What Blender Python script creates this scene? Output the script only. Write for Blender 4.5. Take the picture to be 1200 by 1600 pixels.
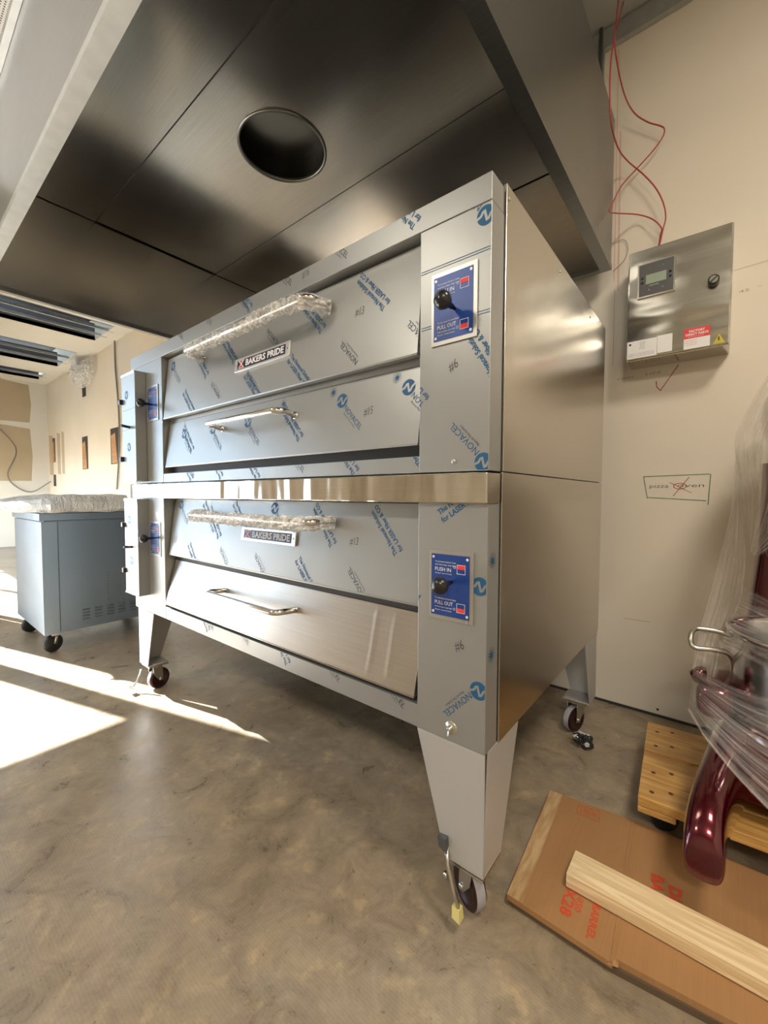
import bpy, bmesh, math, random
from mathutils import Vector, Matrix, noise
random.seed(7)
C = bpy.context.scene.collection
for o in list(bpy.data.objects): bpy.data.objects.remove(o)
R = math.radians
# ------------------------------------------------------------------ camera
YAW, PITCH, ROLL, FPX = 0.68029, -0.04147, 0.00292, 644.01
fwd = Vector((-math.sin(YAW)*math.cos(PITCH), math.cos(YAW)*math.cos(PITCH), math.sin(PITCH)))
rt = Vector((math.cos(YAW), math.sin(YAW), 0)); up = rt.cross(fwd)
r2 = rt*math.cos(ROLL)+up*math.sin(ROLL); u2 = -rt*math.sin(ROLL)+up*math.cos(ROLL)
cam = bpy.data.objects.new('camera', bpy.data.cameras.new('camera')); C.objects.link(cam)
M = Matrix(((r2.x, u2.x, -fwd.x), (r2.y, u2.y, -fwd.y), (r2.z, u2.z, -fwd.z))).to_4x4()
M.translation = (0.4158, -0.8998, 1.0866); cam.matrix_world = M
cam.data.sensor_fit = 'HORIZONTAL'; cam.data.sensor_width = 36; cam.data.lens = FPX/1200*36
cam.data.clip_start = .02; cam.data.clip_end = 200
bpy.context.scene.camera = cam
# ------------------------------------------------------------------ world, sun, lights
vs = bpy.context.scene.view_settings
vs.view_transform = 'Standard'; vs.look = 'None'; vs.gamma = 1; vs.use_curve_mapping = False; vs.exposure = 0.0
w = bpy.data.worlds.new('sky'); bpy.context.scene.world = w; w.use_nodes = True
bg = w.node_tree.nodes['Background']; bg.inputs[0].default_value = (.58, .78, 1, 1); bg.inputs[1].default_value = 6.0
SUN_AZ, SUN_EL = R(16.5), R(39)
s = bpy.data.lights.new('sun', 'SUN'); s.energy = 44; s.angle = R(.6); s.color = (1, .98, .95)
so = bpy.data.objects.new('sun', s); C.objects.link(so)
sd = Vector((math.cos(SUN_AZ)*math.cos(SUN_EL), math.sin(SUN_AZ)*math.cos(SUN_EL), -math.sin(SUN_EL)))
so.rotation_euler = sd.to_track_quat('-Z', 'Y').to_euler(); so.location = (-8, -3, 6)
def area(name, loc, rot, sx, sy, e, col, portal=False):
    l = bpy.data.lights.new(name, 'AREA'); l.shape = 'RECTANGLE'; l.size = sx; l.size_y = sy; l.energy = e; l.color = col
    if portal: l.cycles.is_portal = True
    o = bpy.data.objects.new(name, l); C.objects.link(o); o.location = loc; o.rotation_euler = rot
    return o
# daylight openings of the left side act as portals for the sky light
area('portal', (-4.52, -1.6, 1.5), (0, -R(90), 0), 3.0, 2.8, 1, (1, 1, 1), True)
area('portal', (-7.7, -.27, .75), (R(90), 0, 0), 6.2, 1.45, 1, (1, 1, 1), True)
LAMPS = [((1.35, -.35, 3.36), 52), ((1.3, -3.0, 3.36), 105), ((-1.9, -2.9, 3.36), 55)]
# ------------------------------------------------------------------ materials
def mat(name, col=(.5, .5, .5), rough=.5, metal=0, **k):
    m = bpy.data.materials.new(name); m.use_nodes = True; b = m.node_tree.nodes['Principled BSDF']
    b.inputs['Base Color'].default_value = (*col, 1); b.inputs['Roughness'].default_value = rough; b.inputs['Metallic'].default_value = metal
    if 'coat' in k: b.inputs['Coat Weight'].default_value = k['coat']; b.inputs['Coat Roughness'].default_value = .05
    if 'emit' in k: b.inputs['Emission Color'].default_value = (*k['emit'], 1); b.inputs['Emission Strength'].default_value = k.get('es', 1)
    if 'spec' in k: b.inputs['Specular IOR Level'].default_value = k['spec']
    return m
class N:
    """tiny node helper on one material"""
    def __init__(s, m): s.m = m; s.t = m.node_tree; s.b = s.t.nodes['Principled BSDF']; s.tc = s.t.nodes.new('ShaderNodeTexCoord')
    def mp(s, scale=(1, 1, 1), rot=(0, 0, 0), loc=(0, 0, 0), src='Object'):
        n = s.t.nodes.new('ShaderNodeMapping'); n.inputs['Scale'].default_value = scale; n.inputs['Rotation'].default_value = rot; n.inputs['Location'].default_value = loc
        s.t.links.new(s.tc.outputs[src], n.inputs[0]); return n.outputs[0]
    def noise(s, v, sc, det=3, rough=.5, dist=0):
        n = s.t.nodes.new('ShaderNodeTexNoise'); n.inputs['Scale'].default_value = sc; n.inputs['Detail'].default_value = det
        n.inputs['Roughness'].default_value = rough; n.inputs['Distortion'].default_value = dist
        s.t.links.new(v, n.inputs['Vector']); return n.outputs['Fac']
    def wave(s, v, sc, dist=3, typ='BANDS', d='X'):
        n = s.t.nodes.new('ShaderNodeTexWave'); n.wave_type = typ; n.inputs['Scale'].default_value = sc; n.inputs['Distortion'].default_value = dist; n.inputs['Detail'].default_value = 2
        if typ == 'BANDS': n.bands_direction = d
        s.t.links.new(v, n.inputs['Vector']); return n.outputs['Fac']
    def ramp(s, f, pts, interp='LINEAR'):
        n = s.t.nodes.new('ShaderNodeValToRGB'); n.color_ramp.interpolation = interp; e = n.color_ramp.elements
        while len(e) < len(pts): e.new(.5)
        for i, (p, c) in enumerate(pts): e[i].position = p; e[i].color = (*c, 1) if len(c) == 3 else c
        s.t.links.new(f, n.inputs[0]); return n.outputs[0]
    def mix(s, f, a, b, mode='MIX'):
        n = s.t.nodes.new('ShaderNodeMix'); n.data_type = 'RGBA'; n.blend_type = mode
        for i, x in ((0, f), (6, a), (7, b)):
            if hasattr(x, 'links') or hasattr(x, 'is_output'): s.t.links.new(x, n.inputs[i])
            elif i == 0: n.inputs[0].default_value = x
            else: n.inputs[i].default_value = (*x, 1)
        return n.outputs[2]
    def math(s, op, a, b=0.0):
        n = s.t.nodes.new('ShaderNodeMath'); n.operation = op
        for i, x in ((0, a), (1, b)):
            if hasattr(x, 'is_output'): s.t.links.new(x, n.inputs[i])
            else: n.inputs[i].default_value = x
        return n.outputs[0]
    def bump(s, h, st=.2, d=.01, prev=None):
        n = s.t.nodes.new('ShaderNodeBump'); n.inputs['Strength'].default_value = st; n.inputs['Distance'].default_value = d
        s.t.links.new(h, n.inputs['Height'])
        if prev is not None: s.t.links.new(prev, n.inputs['Normal'])
        return n.outputs[0]
    def set(s, **k):
        for a, v in k.items():
            nm = {'col': 'Base Color', 'rough': 'Roughness', 'normal': 'Normal', 'metal': 'Metallic', 'alpha': 'Alpha'}[a]
            s.t.links.new(v, s.b.inputs[nm])

def steel(name, col, rough, grain=(3, 300, 300), wob=.0, wsc=2.0, metal=1.0, gb=.05, smudge=.08, gc=1.0, wmap=(1, 1, 1)):
    m = mat(name, col, rough, metal); n = N(m)
    g = n.noise(n.mp(grain), 1.0, 2)
    big = n.noise(n.mp(wmap), wsc, 2)
    bp = n.bump(g, gb, .002)
    if wob: bp = n.bump(big, wob, .05, bp)
    n.set(normal=bp)
    sm = n.noise(n.mp((1, 1, 1), (0, 0, .5)), 5, 4)
    n.set(rough=n.math('ADD', n.math('MULTIPLY', sm, smudge*2), rough-smudge))
    c = n.ramp(g, [(.3, tuple(x*(1-.07*gc) for x in col)), (.7, tuple(min(1, x*(1+.05*gc)) for x in col))]); n.set(col=c)
    return m
film = steel('film_covered_steel', (.335, .345, .34), .36, (3, 120, 120), .03, 1.5, .55, .0, .04, .0)
filmlow = film
brushed = steel('brushed_steel', (.60, .575, .53), .24, (3, 250, 250), .03, 1.2, 1, .015, .03)
brushedh = steel('brushed_steel_horizontal', (.50, .465, .42), .3, (4, 250, 250), .02, 1.5, 1, .015, .03)
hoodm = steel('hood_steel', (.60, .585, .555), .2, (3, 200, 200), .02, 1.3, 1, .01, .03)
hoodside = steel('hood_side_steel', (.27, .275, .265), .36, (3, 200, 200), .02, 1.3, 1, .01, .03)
polished = steel('polished_steel', (.62, .60, .56), .1, (3, 200, 200), .45, 2.0, 1, .01, .02, .5, (3, 1, .6))
galv = steel('galvanised_trim', (.52, .54, .54), .42, (20, 20, 20), .02, 2, .8, .02, .05)
legm = mat('grey_painted_steel', (.47, .465, .46), .4, .35)
chrome = mat('chrome', (.75, .74, .72), .12, 1)
zinc = mat('zinc_plated_steel', (.55, .54, .5), .3, 1)
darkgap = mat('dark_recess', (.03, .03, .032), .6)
darksteel = mat('dark_steel', (.12, .125, .13), .4, .6)
blackp = mat('black_plastic', (.012, .012, .014), .25)
blackr = mat('black_rubber', (.02, .02, .02), .6)
bluem = mat('label_blue', (.012, .05, .24), .35, .1)
whitem = mat('label_white', (.8, .8, .8), .5)
redm = mat('label_red', (.7, .04, .04), .5)
inkblue = mat('film_print_blue', (.006, .085, .20), .5)
inknavy = mat('film_print_navy', (.012, .028, .055), .5)
inkblack = mat('marker_black', (.02, .02, .025), .5)
navy = mat('badge_navy', (.015, .018, .06), .3, .3)
badgem = mat('badge_silver', (.72, .72, .72), .3, .8)
maroon = mat('caster_maroon', (.022, .004, .004), .35)
treadm = mat('caster_tread', (.32, .30, .33), .45)
yellowt = mat('yellow_pedal_pad', (.62, .55, .22), .5)
cordred = mat('red_wire', (.42, .05, .05), .5)
cordg = mat('grey_cord', (.2, .19, .17), .6)
burg = mat('burgundy_paint', (.085, .0, .006), .2, .7, coat=1)
# drywall
def wallmat(name, c1, c2):
    m = mat(name, c1, .75); n = N(m); a = n.noise(n.mp(), 1.2, 4); n.set(col=n.ramp(a, [(.35, c1), (.7, c2)]))
    n.set(normal=n.bump(n.noise(n.mp(), 90, 3), .08, .002)); return m
drywall = wallmat('painted_drywall', (.70, .635, .53), (.75, .685, .575))
leftwall = wallmat('primed_drywall', (.72, .71, .67), (.76, .75, .72))
mud = wallmat('joint_compound', (.45, .37, .26), (.52, .44, .32))
white = wallmat('white_ceiling_board', (.72, .70, .64), (.78, .76, .70))
ceilm = wallmat('grey_ceiling', (.42, .43, .41), (.46, .47, .45))
# concrete
conc = mat('sealed_concrete', (.3, .26, .2), .35); n = N(conc)
a = n.noise(n.mp(), 1.1, 5, .6); b_ = n.noise(n.mp(loc=(3, 1, 0)), 8, 9, .74, .6); c_ = n.noise(n.mp(loc=(7, 2, 0)), 24, 8, .75, .8)
base = n.ramp(a, [(.3, (.20, .153, .10)), (.5, (.285, .228, .16)), (.7, (.35, .30, .23))])
base = n.mix(.85, base, n.ramp(b_, [(.28, (.55, .53, .51)), (.5, (1, 1, 1)), (.70, (1.4, 1.35, 1.25))]), 'MULTIPLY')
base = n.mix(.6, base, n.ramp(c_, [(.3, (.8, .8, .8)), (.6, (1, 1, 1)), (.72, (1.35, 1.33, 1.25))]), 'MULTIPLY')
lt = n.noise(n.mp(loc=(2, 4, 0)), 13, 5, .6); base = n.mix(1.0, base, n.ramp(lt, [(.56, (1, 1, 1)), (.66, (1.28, 1.24, 1.14))]), 'MULTIPLY')
sp = n.noise(n.mp(loc=(1, 9, 0)), 55, 2)
base = n.mix(1.0, base, n.ramp(sp, [(.25, (.6, .58, .55)), (.32, (1, 1, 1))]), 'MULTIPLY')
# trowel arcs, fine parallel rings around a few centres
rings = n.wave(n.mp(loc=(1.9, 1.2, 0)), 42, 1.2, 'RINGS')
base = n.mix(.16, base, n.ramp(rings, [(0, (.75, .75, .75)), (1, (1.2, 1.2, 1.2))]), 'MULTIPLY')
n.set(col=base, rough=n.ramp(b_, [(.3, (.24,)*3), (.7, (.42,)*3)]))
n.set(normal=n.bump(c_, .25, .004, n.bump(a, .1, .02)))
ground = mat('outdoor_paving', (.62, .6, .57), .8)
# cardboard, wood
card = mat('corrugated_cardboard', (.36, .20, .085), .7); n = N(card)
n.set(col=n.mix(.5, n.ramp(n.noise(n.mp(), 6, 4), [(.3, (.30, .155, .060)), (.7, (.36, .19, .075))]), n.ramp(n.noise(n.mp((200, 4, 4)), 1, 2), [(.3, (.31, .16, .062)), (.7, (.36, .19, .078))])))
cardedge = mat('cardboard_edge', (.10, .065, .035), .9)
tapem = mat('packing_tape', (.42, .26, .12), .35); n = N(tapem)
n.set(col=n.ramp(n.noise(n.mp((60, 10, 10)), 1, 4), [(.35, (.36, .20, .085)), (.62, (.52, .36, .19))]))
redprint = mat('carton_red_print', (.55, .06, .02), .6)
def wood(name, c1, c2, sc=(2, 30, 30), rough=.55, coat=0, dist=2.):
    m = mat(name, c1, rough, 0, coat=coat) if coat else mat(name, c1, rough); n = N(m)
    g = n.noise(n.mp(sc), 1.2, 5, .6, dist); n.set(col=n.ramp(g, [(.3, c1), (.5, tuple((x+y)/2 for x, y in zip(c1, c2))), (.62, c2)])); return m
pine = wood('pine_lumber', (.55, .38, .19), (.80, .64, .40), (1.5, 22, 40))
dollyw = wood('varnished_plywood', (.40, .20, .05), (.62, .36, .11), (2, 26, 26), .28, .5)
studw = wood('stud_wood', (.35, .17, .07), (.5, .28, .12))
# clear plastics
def plastic(name, fac, col, streak, rough=.08, wscale=(6, 6, 6), bumpst=.8, src='Object', lo=.0):
    m = bpy.data.materials.new(name); m.use_nodes = True; t = m.node_tree; n = N(m)
    b = n.b; b.inputs['Base Color'].default_value = (*col, 1); b.inputs['Roughness'].default_value = rough; b.inputs['Specular IOR Level'].default_value = .9
    tr = t.nodes.new('ShaderNodeBsdfTransparent'); tr.inputs[0].default_value = (.95, .94, .93, 1)
    mx = t.nodes.new('ShaderNodeMixShader'); out = t.nodes['Material Output']
    st = n.noise(n.mp(wscale, streak, src=src), 1.0, 4, .6)
    f = n.ramp(st, [(.35, (fac*lo,)*3), (.5, (fac*.5,)*3), (.72, (min(1, fac*1.5),)*3)])
    t.links.new(f, mx.inputs[0]); t.links.new(tr.outputs[0], mx.inputs[1]); t.links.new(b.outputs[0], mx.inputs[2]); t.links.new(mx.outputs[0], out.inputs[0])
    n.set(normal=n.bump(n.noise(n.mp(wscale, streak, (3, 3, 3), src), 1.5, 3), bumpst, .02))
    return m
bubble = plastic('clear_crinkled_film', .75, (.95, .95, .93), (0, 0, 0), .12, (40, 40, 40), 1.0, lo=.35)
stretch = plastic('stretch_film', .50, (.60, .56, .51), (0, 0, 0), .18, (34, 1.3, 1), .25, 'UV', .40)
clearf = plastic('clear_stretch_film', .26, (.75, .74, .74), (0, 0, 0), .15, (1.2, 30, 1), .25, 'UV', .0)
whitewrap = mat('white_plastic_wrap', (.72, .74, .76), .25); n = N(whitewrap)
n.set(normal=n.bump(n.noise(n.mp((3, 9, 3)), 2.2, 5, .6, 1.5), .9, .05))
# ------------------------------------------------------------------ mesh helpers
class G:
    def __init__(s, *mats): s.bm = bmesh.new(); s.m = list(mats); s.mi = 0
    def use(s, m):
        if m not in s.m: s.m.append(m)
        s.mi = s.m.index(m); return s
    def _f(s, vs, smooth=False):
        try: f = s.bm.faces.new(vs)
        except ValueError: return None
        f.material_index = s.mi; f.smooth = smooth; return f
    def poly(s, pts): s._f([s.bm.verts.new(p) for p in pts]); return s
    def hexa(s, p):   # 8 points: bottom 4 ccw, top 4 ccw
        v = [s.bm.verts.new(q) for q in p]
        for f in ((3, 2, 1, 0), (4, 5, 6, 7), (0, 1, 5, 4), (1, 2, 6, 5), (2, 3, 7, 6), (3, 0, 4, 7)): s._f([v[i] for i in f])
        return s
    def box(s, x0, x1, y0, y1, z0, z1):
        return s.hexa([(x0, y0, z0), (x1, y0, z0), (x1, y1, z0), (x0, y1, z0), (x0, y0, z1), (x1, y0, z1), (x1, y1, z1), (x0, y1, z1)])
    def prism(s, pts, ax, a0, a1):   # polygon in the two other axes, extruded along ax
        def P(p, a):
            q = list(p); q.insert(ax, a); return q
        A = [s.bm.verts.new(P(p, a0)) for p in pts]; B = [s.bm.verts.new(P(p, a1)) for p in pts]; k = len(pts)
        s._f(A[::-1]); s._f(B)
        for i in range(k): s._f([A[i], A[(i+1) % k], B[(i+1) % k], B[i]])
        return s
    def tube(s, path, r, seg=12, caps=True, fn=None, closed=False, sx=1, sy=1):
        path = [Vector(p) for p in path]; rings = []; prev = None; k = len(path)
        for i, p in enumerate(path):
            if closed: t = path[(i+1) % k]-path[i-1]
            else: t = path[min(i+1, k-1)]-path[max(i-1, 0)]
            t.normalize()
            if prev is None:
                a = Vector((0, 0, 1)) if abs(t.z) < .9 else Vector((1, 0, 0)); nn = t.cross(a).normalized()
            else: nn = (prev-t*prev.dot(t)).normalized()
            bb = t.cross(nn); prev = nn; ri = r[i] if isinstance(r, (list, tuple)) else r; ring = []
            for j in range(seg):
                an = 2*math.pi*j/seg; rr = ri*(fn(i, j) if fn else 1)
                ring.append(s.bm.verts.new(p+nn*math.cos(an)*rr*sx+bb*math.sin(an)*rr*sy))
            rings.append(ring)
        for i in range(k if closed else k-1):
            A, B = rings[i], rings[(i+1) % k]
            for j in range(seg): s._f([A[j], A[(j+1) % seg], B[(j+1) % seg], B[j]], True)
        if caps and not closed: s._f(rings[0][::-1]); s._f(rings[-1])
        return s
    def lathe(s, prof, org, axis=(0, 0, 1), seg=24, caps=True):   # prof: (radius, height)
        ax = Vector(axis).normalized(); a = Vector((0, 0, 1)) if abs(ax.z) < .9 else Vector((1, 0, 0))
        u = ax.cross(a).normalized(); v = ax.cross(u); org = Vector(org); rings = []
        for r, h in prof: rings.append([s.bm.verts.new(org+ax*h+(u*math.cos(2*math.pi*j/seg)+v*math.sin(2*math.pi*j/seg))*r) for j in range(seg)])
        for A, B in zip(rings, rings[1:]):
            for j in range(seg): s._f([A[j], A[(j+1) % seg], B[(j+1) % seg], B[j]], True)
        if caps: s._f(rings[0][::-1]); s._f(rings[-1])
        return s
    def grid(s, nu, nv, fn, smooth=True):
        V = [[s.bm.verts.new(fn(i/nu, j/nv)) for j in range(nv+1)] for i in range(nu+1)]
        for i in range(nu):
            for j in range(nv): s._f([V[i][j], V[i+1][j], V[i+1][j+1], V[i][j+1]], smooth)
        return s
    def decal(s, pts_faces, fn, m, rect=None):
        """2-D faces clipped to rect, laid on the surface by fn(u, v)"""
        keep = s.mi; s.use(m); b = bmesh.new()
        for f in pts_faces:
            try: b.faces.new([b.verts.new((x, y, 0)) for x, y in f])
            except ValueError: pass
        if rect:
            for co, no in (((rect[0], 0, 0), (-1, 0, 0)), ((rect[1], 0, 0), (1, 0, 0)), ((0, rect[2], 0), (0, -1, 0)), ((0, rect[3], 0), (0, 1, 0))):
                bmesh.ops.bisect_plane(b, geom=b.verts[:]+b.edges[:]+b.faces[:], plane_co=co, plane_no=no, clear_outer=True)
        for f in b.faces: s._f([s.bm.verts.new(fn(v.co.x, v.co.y)) for v in f.verts])
        b.free(); s.mi = keep; return s
    def build(s, name, parent=None, bevel=0, world=True, smooth_angle=None):
        me = bpy.data.meshes.new(name); s.bm.to_mesh(me); s.bm.free()
        for m in s.m: me.materials.append(m)
        o = bpy.data.objects.new(name, me); C.objects.link(o)
        if parent is not None:
            o.parent = parent
            if world and parent.type == 'EMPTY': o.matrix_parent_inverse = Matrix.Translation(-parent.location)
        if bevel:
            md = o.modifiers.new('bevel', 'BEVEL'); md.width = bevel; md.segments = 2; md.limit_method = 'ANGLE'; md.angle_limit = R(40)
        return o
def thing(name, label, cat, loc=(0, 0, 0), group=None):
    o = bpy.data.objects.new(name, None); C.objects.link(o); o.location = loc; o.empty_display_size = .05
    return tag(o, label, cat, group)
def tag(o, label, cat, group=None):
    o['label'] = label; o['category'] = cat
    if group: o['group'] = group
    return o
def struct(o): o['kind'] = 'structure'; return o
def reorg(o, base):   # put a single mesh thing's origin at its base
    b = Vector(base); o.data.transform(Matrix.Translation(-b)); o.location = b; return o
_tc = {}
def text_faces(txt, bold=0.0):
    if (txt, bold) in _tc: return _tc[(txt, bold)]
    c = bpy.data.curves.new('t', 'FONT'); c.body = txt; c.resolution_u = 2; c.offset = bold; c.size = 1
    o = bpy.data.objects.new('t', c); C.objects.link(o); bpy.context.view_layer.update()
    me = bpy.data.meshes.new_from_object(o.evaluated_get(bpy.context.evaluated_depsgraph_get()))
    fs = [[(me.vertices[i].co.x, me.vertices[i].co.y) for i in p.vertices] for p in me.polygons]
    xs = [p[0] for f in fs for p in f]; x0, x1 = min(xs), max(xs)
    fs = [[(x-x0, y) for x, y in f] for f in fs]
    bpy.data.objects.remove(o); bpy.data.curves.remove(c); bpy.data.meshes.remove(me)
    _tc[(txt, bold)] = (fs, x1-x0); return _tc[(txt, bold)]
def place(fs, sx, sy, ang, x, y, shear=0):
    ca, sa = math.cos(ang), math.sin(ang)
    return [[(x+(px*sx+py*sy*shear)*ca-py*sy*sa, y+(px*sx+py*sy*shear)*sa+py*sy*ca) for px, py in f] for f in fs]
def txt(g, s_, fn, m, x, y, length=None, cap=.01, ang=0, rect=None, bold=0.0, shear=0):
    fs, wd = text_faces(s_, bold); sy = cap/.7; sx = length/wd if length else sy
    g.decal(place(fs, sx, sy, ang, x, y, shear), fn, m, rect)
def circ(x, y, r, n=28, a0=0, a1=360): return [(x+r*math.cos(R(a0+(a1-a0)*i/n)), y+r*math.sin(R(a0+(a1-a0)*i/n))) for i in range(n)]
def stroke(pts, wd):
    """mitred strip of quads along a polyline"""
    L, Rr = [], []; k = len(pts); closed = k > 2 and pts[0] == pts[-1]
    for i in range(k):
        a = pts[i-1] if i else (pts[-2] if closed else None); b = pts[i+1] if i < k-1 else (pts[1] if closed else None); p = pts[i]
        def nr(u, v):
            d = math.hypot(v[0]-u[0], v[1]-u[1]) or 1; return (-(v[1]-u[1])/d, (v[0]-u[0])/d)
        n1 = nr(a, p) if a else None; n2 = nr(p, b) if b else None
        if n1 and n2:
            mx, my = n1[0]+n2[0], n1[1]+n2[1]; q = max(.35, (mx*mx+my*my)/2); mx, my = mx/q, my/q
        else: mx, my = n1 or n2
        L.append((p[0]+mx*wd/2, p[1]+my*wd/2)); Rr.append((p[0]-mx*wd/2, p[1]-my*wd/2))
    return [[L[i], Rr[i], Rr[i+1], L[i+1]] for i in range(k-1)]
# ---------------------------------------------------------------- printed protective film
def logo_n(g, x, z, f2, surf, rect):
    c, s_ = math.cos(-.2), math.sin(-.2); P = [(-.022, -.009), (-.012, -.002), (-.0085, .007), (-.0045, .009), (.0045, -.010), (.0085, -.008), (.012, .003), (.020, .013)]
    g.decal(stroke([(x+a*c-b*s_, z+a*s_+b*c) for a, b in P], .0058), f2, surf, rect)
def film_print(g, kind, x, z, ang, fn, rect, surf):
    a = R(ang); d = (math.cos(a), math.sin(a)); nrm = (-d[1], d[0])
    def at(u, v): return x+d[0]*u+nrm[0]*v, z+d[1]*u+nrm[1]*v
    def f2(u, v): q = fn(u, v, .0009); return q
    f1 = lambda u, v: fn(u, v, .0006)
    if kind == 'T2':
        txt(g, 'The Novacel Solution', f1, inkblue, *at(0, 0), .161, .0138, a, rect, .03)
        txt(g, 'for LASER Fiber & CO', f1, inkblue, *at(-.002, -.022), .168, .0138, a, rect, .03)
        txt(g, '2', f1, inkblue, *at(.168, -.026), .005, .006, a, rect, .01)
    elif kind in ('NV', 'NVL', 'NVE'):
        off = -.105 if kind == 'NVE' else 0
        if kind == 'NVL':
            g.decal([circ(x, z, .0225)], f1, inkblue, rect)
            logo_n(g, x, z, f2, surf, rect); off = .026
        txt(g, 'NOVACEL', f1, inknavy if kind != 'NVL' else inkblue, *at(off, -.012), .104, .0165, a, rect, .0)
        txt(g, 'Beyond The Surface', f1, inknavy, *at(off+.012, -.0215), .07, .0055, a, rect, .0)
    elif kind == 'C':
        g.decal([circ(x, z, .0225)], f1, inkblue, rect)
        logo_n(g, x, z, f2, surf, rect)
    elif kind == 'BU':
        g.decal([circ(x, z, .006, 12)], f1, inkblue, rect)
        for k in range(14):
            an = k*math.pi/7+.2; g.decal(stroke([(x+.004*math.cos(an), z+.004*math.sin(an)), (x+.016*math.cos(an), z+.016*math.sin(an))], .0012), f1, inkblue, rect)
    elif kind == 'LINE':
        for q in (0, -.006): g.decal(stroke([(x, z+q), (x+.2*d[0], z+q+.2*d[1])], .0016), f1, inkblue, rect)
    elif kind.startswith('#'):
        txt(g, kind, f1, inkblack, x-.015, z-.012, .034 if len(kind) > 2 else .026, .024, a, rect, -.012, .12)
PR = {
'U1': [('T2',-.322,1.611,134),('T2',-.579,1.609,134),('T2',-.735,1.558,-45),('NV',-.422,1.470,134),('NVE',-.243,1.544,134),('#13',-.424,1.628,0),('NV',-.878,1.689,-44),('NV',-1.139,1.684,-44),('T2',-1.50,1.56,-45),('NV',-1.189,1.481,136),('T2',-1.305,1.592,134),('NVL',-1.641,1.703,-44),('T2',-1.09,1.612,134),('T2',-1.0,1.55,-45),('NV',-.93,1.475,136)],
'CAP': [('NVE',-.449,1.792,-44),('NVE',-.708,1.793,-44),('#16',-.643,1.80,7),('T2',-.209,1.782,134),('T2',-.954,1.773,134),('NVE',-.966,1.793,-44),('NVE',-1.226,1.793,-44),('NVE',-1.48,1.793,-44)],
'U2': [('NVL',-.502,1.379,-45),('NVL',-.248,1.380,-45),('BU',-.545,1.412,0),('BU',-.291,1.414,0),('#15',-.390,1.330,8),('T2',-.689,1.274,134),('NVL',-1.016,1.370,-45),('NVL',-1.280,1.368,-45),('T2',-1.444,1.283,134),('BU',-.80,1.410,0),('NVL',-1.54,1.37,-45)],
'UR': [('T2',-.423,1.150,134),('NVE',-.653,1.166,-44),('T2',-.189,1.171,134),('T2',-1.177,1.154,134),('T2',-.920,1.143,134),('NVE',-1.40,1.166,-44),('T2',-1.43,1.15,134)],
'L1': [('T2',-.288,.919,131),('T2',-.553,.921,131),('T2',-.717,.865,-45),('NV',-.405,.778,133),('#13',-.463,.942,3),('NVL',-.880,1.035,-44),('NVL',-1.633,1.038,-44),('T2',-1.407,1.05,-45),('T2',-1.156,1.054,-45),('T2',-1.504,.856,-45),('NV',-1.162,.783,136),('NV',-.904,.780,136),('T2',-1.25,.9,131)],
'LR': [('T2',-.748,.488,131),('NVE',-.486,.504,-44),('NVE',-.236,.504,-44),('NVE',-.985,.504,-44),('NVE',-1.25,.504,-44),('T2',-1.3,.488,131)],
'RU': [('LINE',-.192,1.655,0),('LINE',-.191,1.514,0),('T2',.028,1.335,121),('#6',-.090,1.400,25),('T2',-.181,1.324,134),('NVL',-.014,1.164,134),('NVL',-.015,1.728,134)],
'RL': [('T2',-.131,1.036,34),('C',-.018,.869,0),('#6',-.065,.710,25),('NVL',-.018,.616,-134),('T2',-.196,.83,-126)],
}
def surf_fn(y0, k=0.0, z0=0.0):   # y grows by k per metre of height above z0
    return lambda u, v, e=.0006: (u, y0+k*(v-z0)-e, v)
def prints(g, key, fn, rect, surf):
    for kind, x, z, a in PR[key]: film_print(g, kind, x, z, a, fn, rect, surf)
# ================================================================= the room
YW, HC = 1.495, 3.42
g = G(conc); g.box(-10.95, 3.1, -6.1, 1.6, -.1, 0); struct(g.build('floor'))
g = G(ground); g.box(-40, -4.6, -30, -.33, -.14, -.02); struct(g.build('ground'))
# back wall with the pencil, chalk and marker writing that is on it
g = G(drywall); g.box(-10.95, 3.1, YW, YW+.12, 0, HC+.6)
fw = lambda u, v: (u, YW-.0008, v)
green = mat('green_marker', (.10, .20, .09), .6); pink = mat('pink_chalk', (.72, .30, .28), .7); redmk = mat('red_marker', (.40, .06, .05), .6); pencil = mat('pencil_grey', (.30, .26, .21), .7)
for p in ([(.128, 1.180), (.385, 1.186)], [(.128, 1.180), (.146, 1.073)], [(.146, 1.078), (.375, 1.064)], [(.388, 1.186), (.382, 1.046)]): g.decal(stroke(p, .0035), fw, green)
txt(g, 'pizza', fw, inkblack, .155, 1.125, .075, .018, 0, None, -.012, .1); txt(g, 'oven', fw, inkblack, .265, 1.127, .10, .018, 0, None, -.012, .1)
g.decal(stroke([(.275+.025*math.cos(t*.7), 1.132+.014*math.sin(t*.7)) for t in range(11)], .003), fw, redmk)
g.decal(stroke([(.25, 1.085), (.31, 1.175)], .003)+stroke([(.235, 1.15), (.32, 1.10)], .002), fw, redmk)
g.decal(stroke([(-.030, 3.3), (-.024, 2.17)], .0022), fw, pink); g.decal(stroke([(-.012, 2.90), (-.005, 2.12)], .007), fw, mat('pink_chalk_faint', (.68, .45, .38), .8))
g.decal(stroke([(.255, 1.702), (.187, 1.592), (.172, 1.61), (.168, 1.64)], .004), fw, redmk)
txt(g, 'com    HM', fw, pencil, .0, 1.672, .18, .014, 0, None, -.01, .3); txt(g, '45  "  45', fw, pencil, .46, 1.968, .13, .012, 0, None, -.01, .2)
g.decal(stroke([(.44, 2.07), (.60, 2.08)], .0012), fw, pencil); g.decal(stroke([(.06, .46), (.17, .462)], .002), fw, pencil)
g.decal(stroke([(-.02, 2.13), (-.02, 1.75)], .0015), fw, pencil)
g.decal([circ(.215, .035, .006, 10)], fw, inkblack)
struct(g.build('wall_back'))
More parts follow.
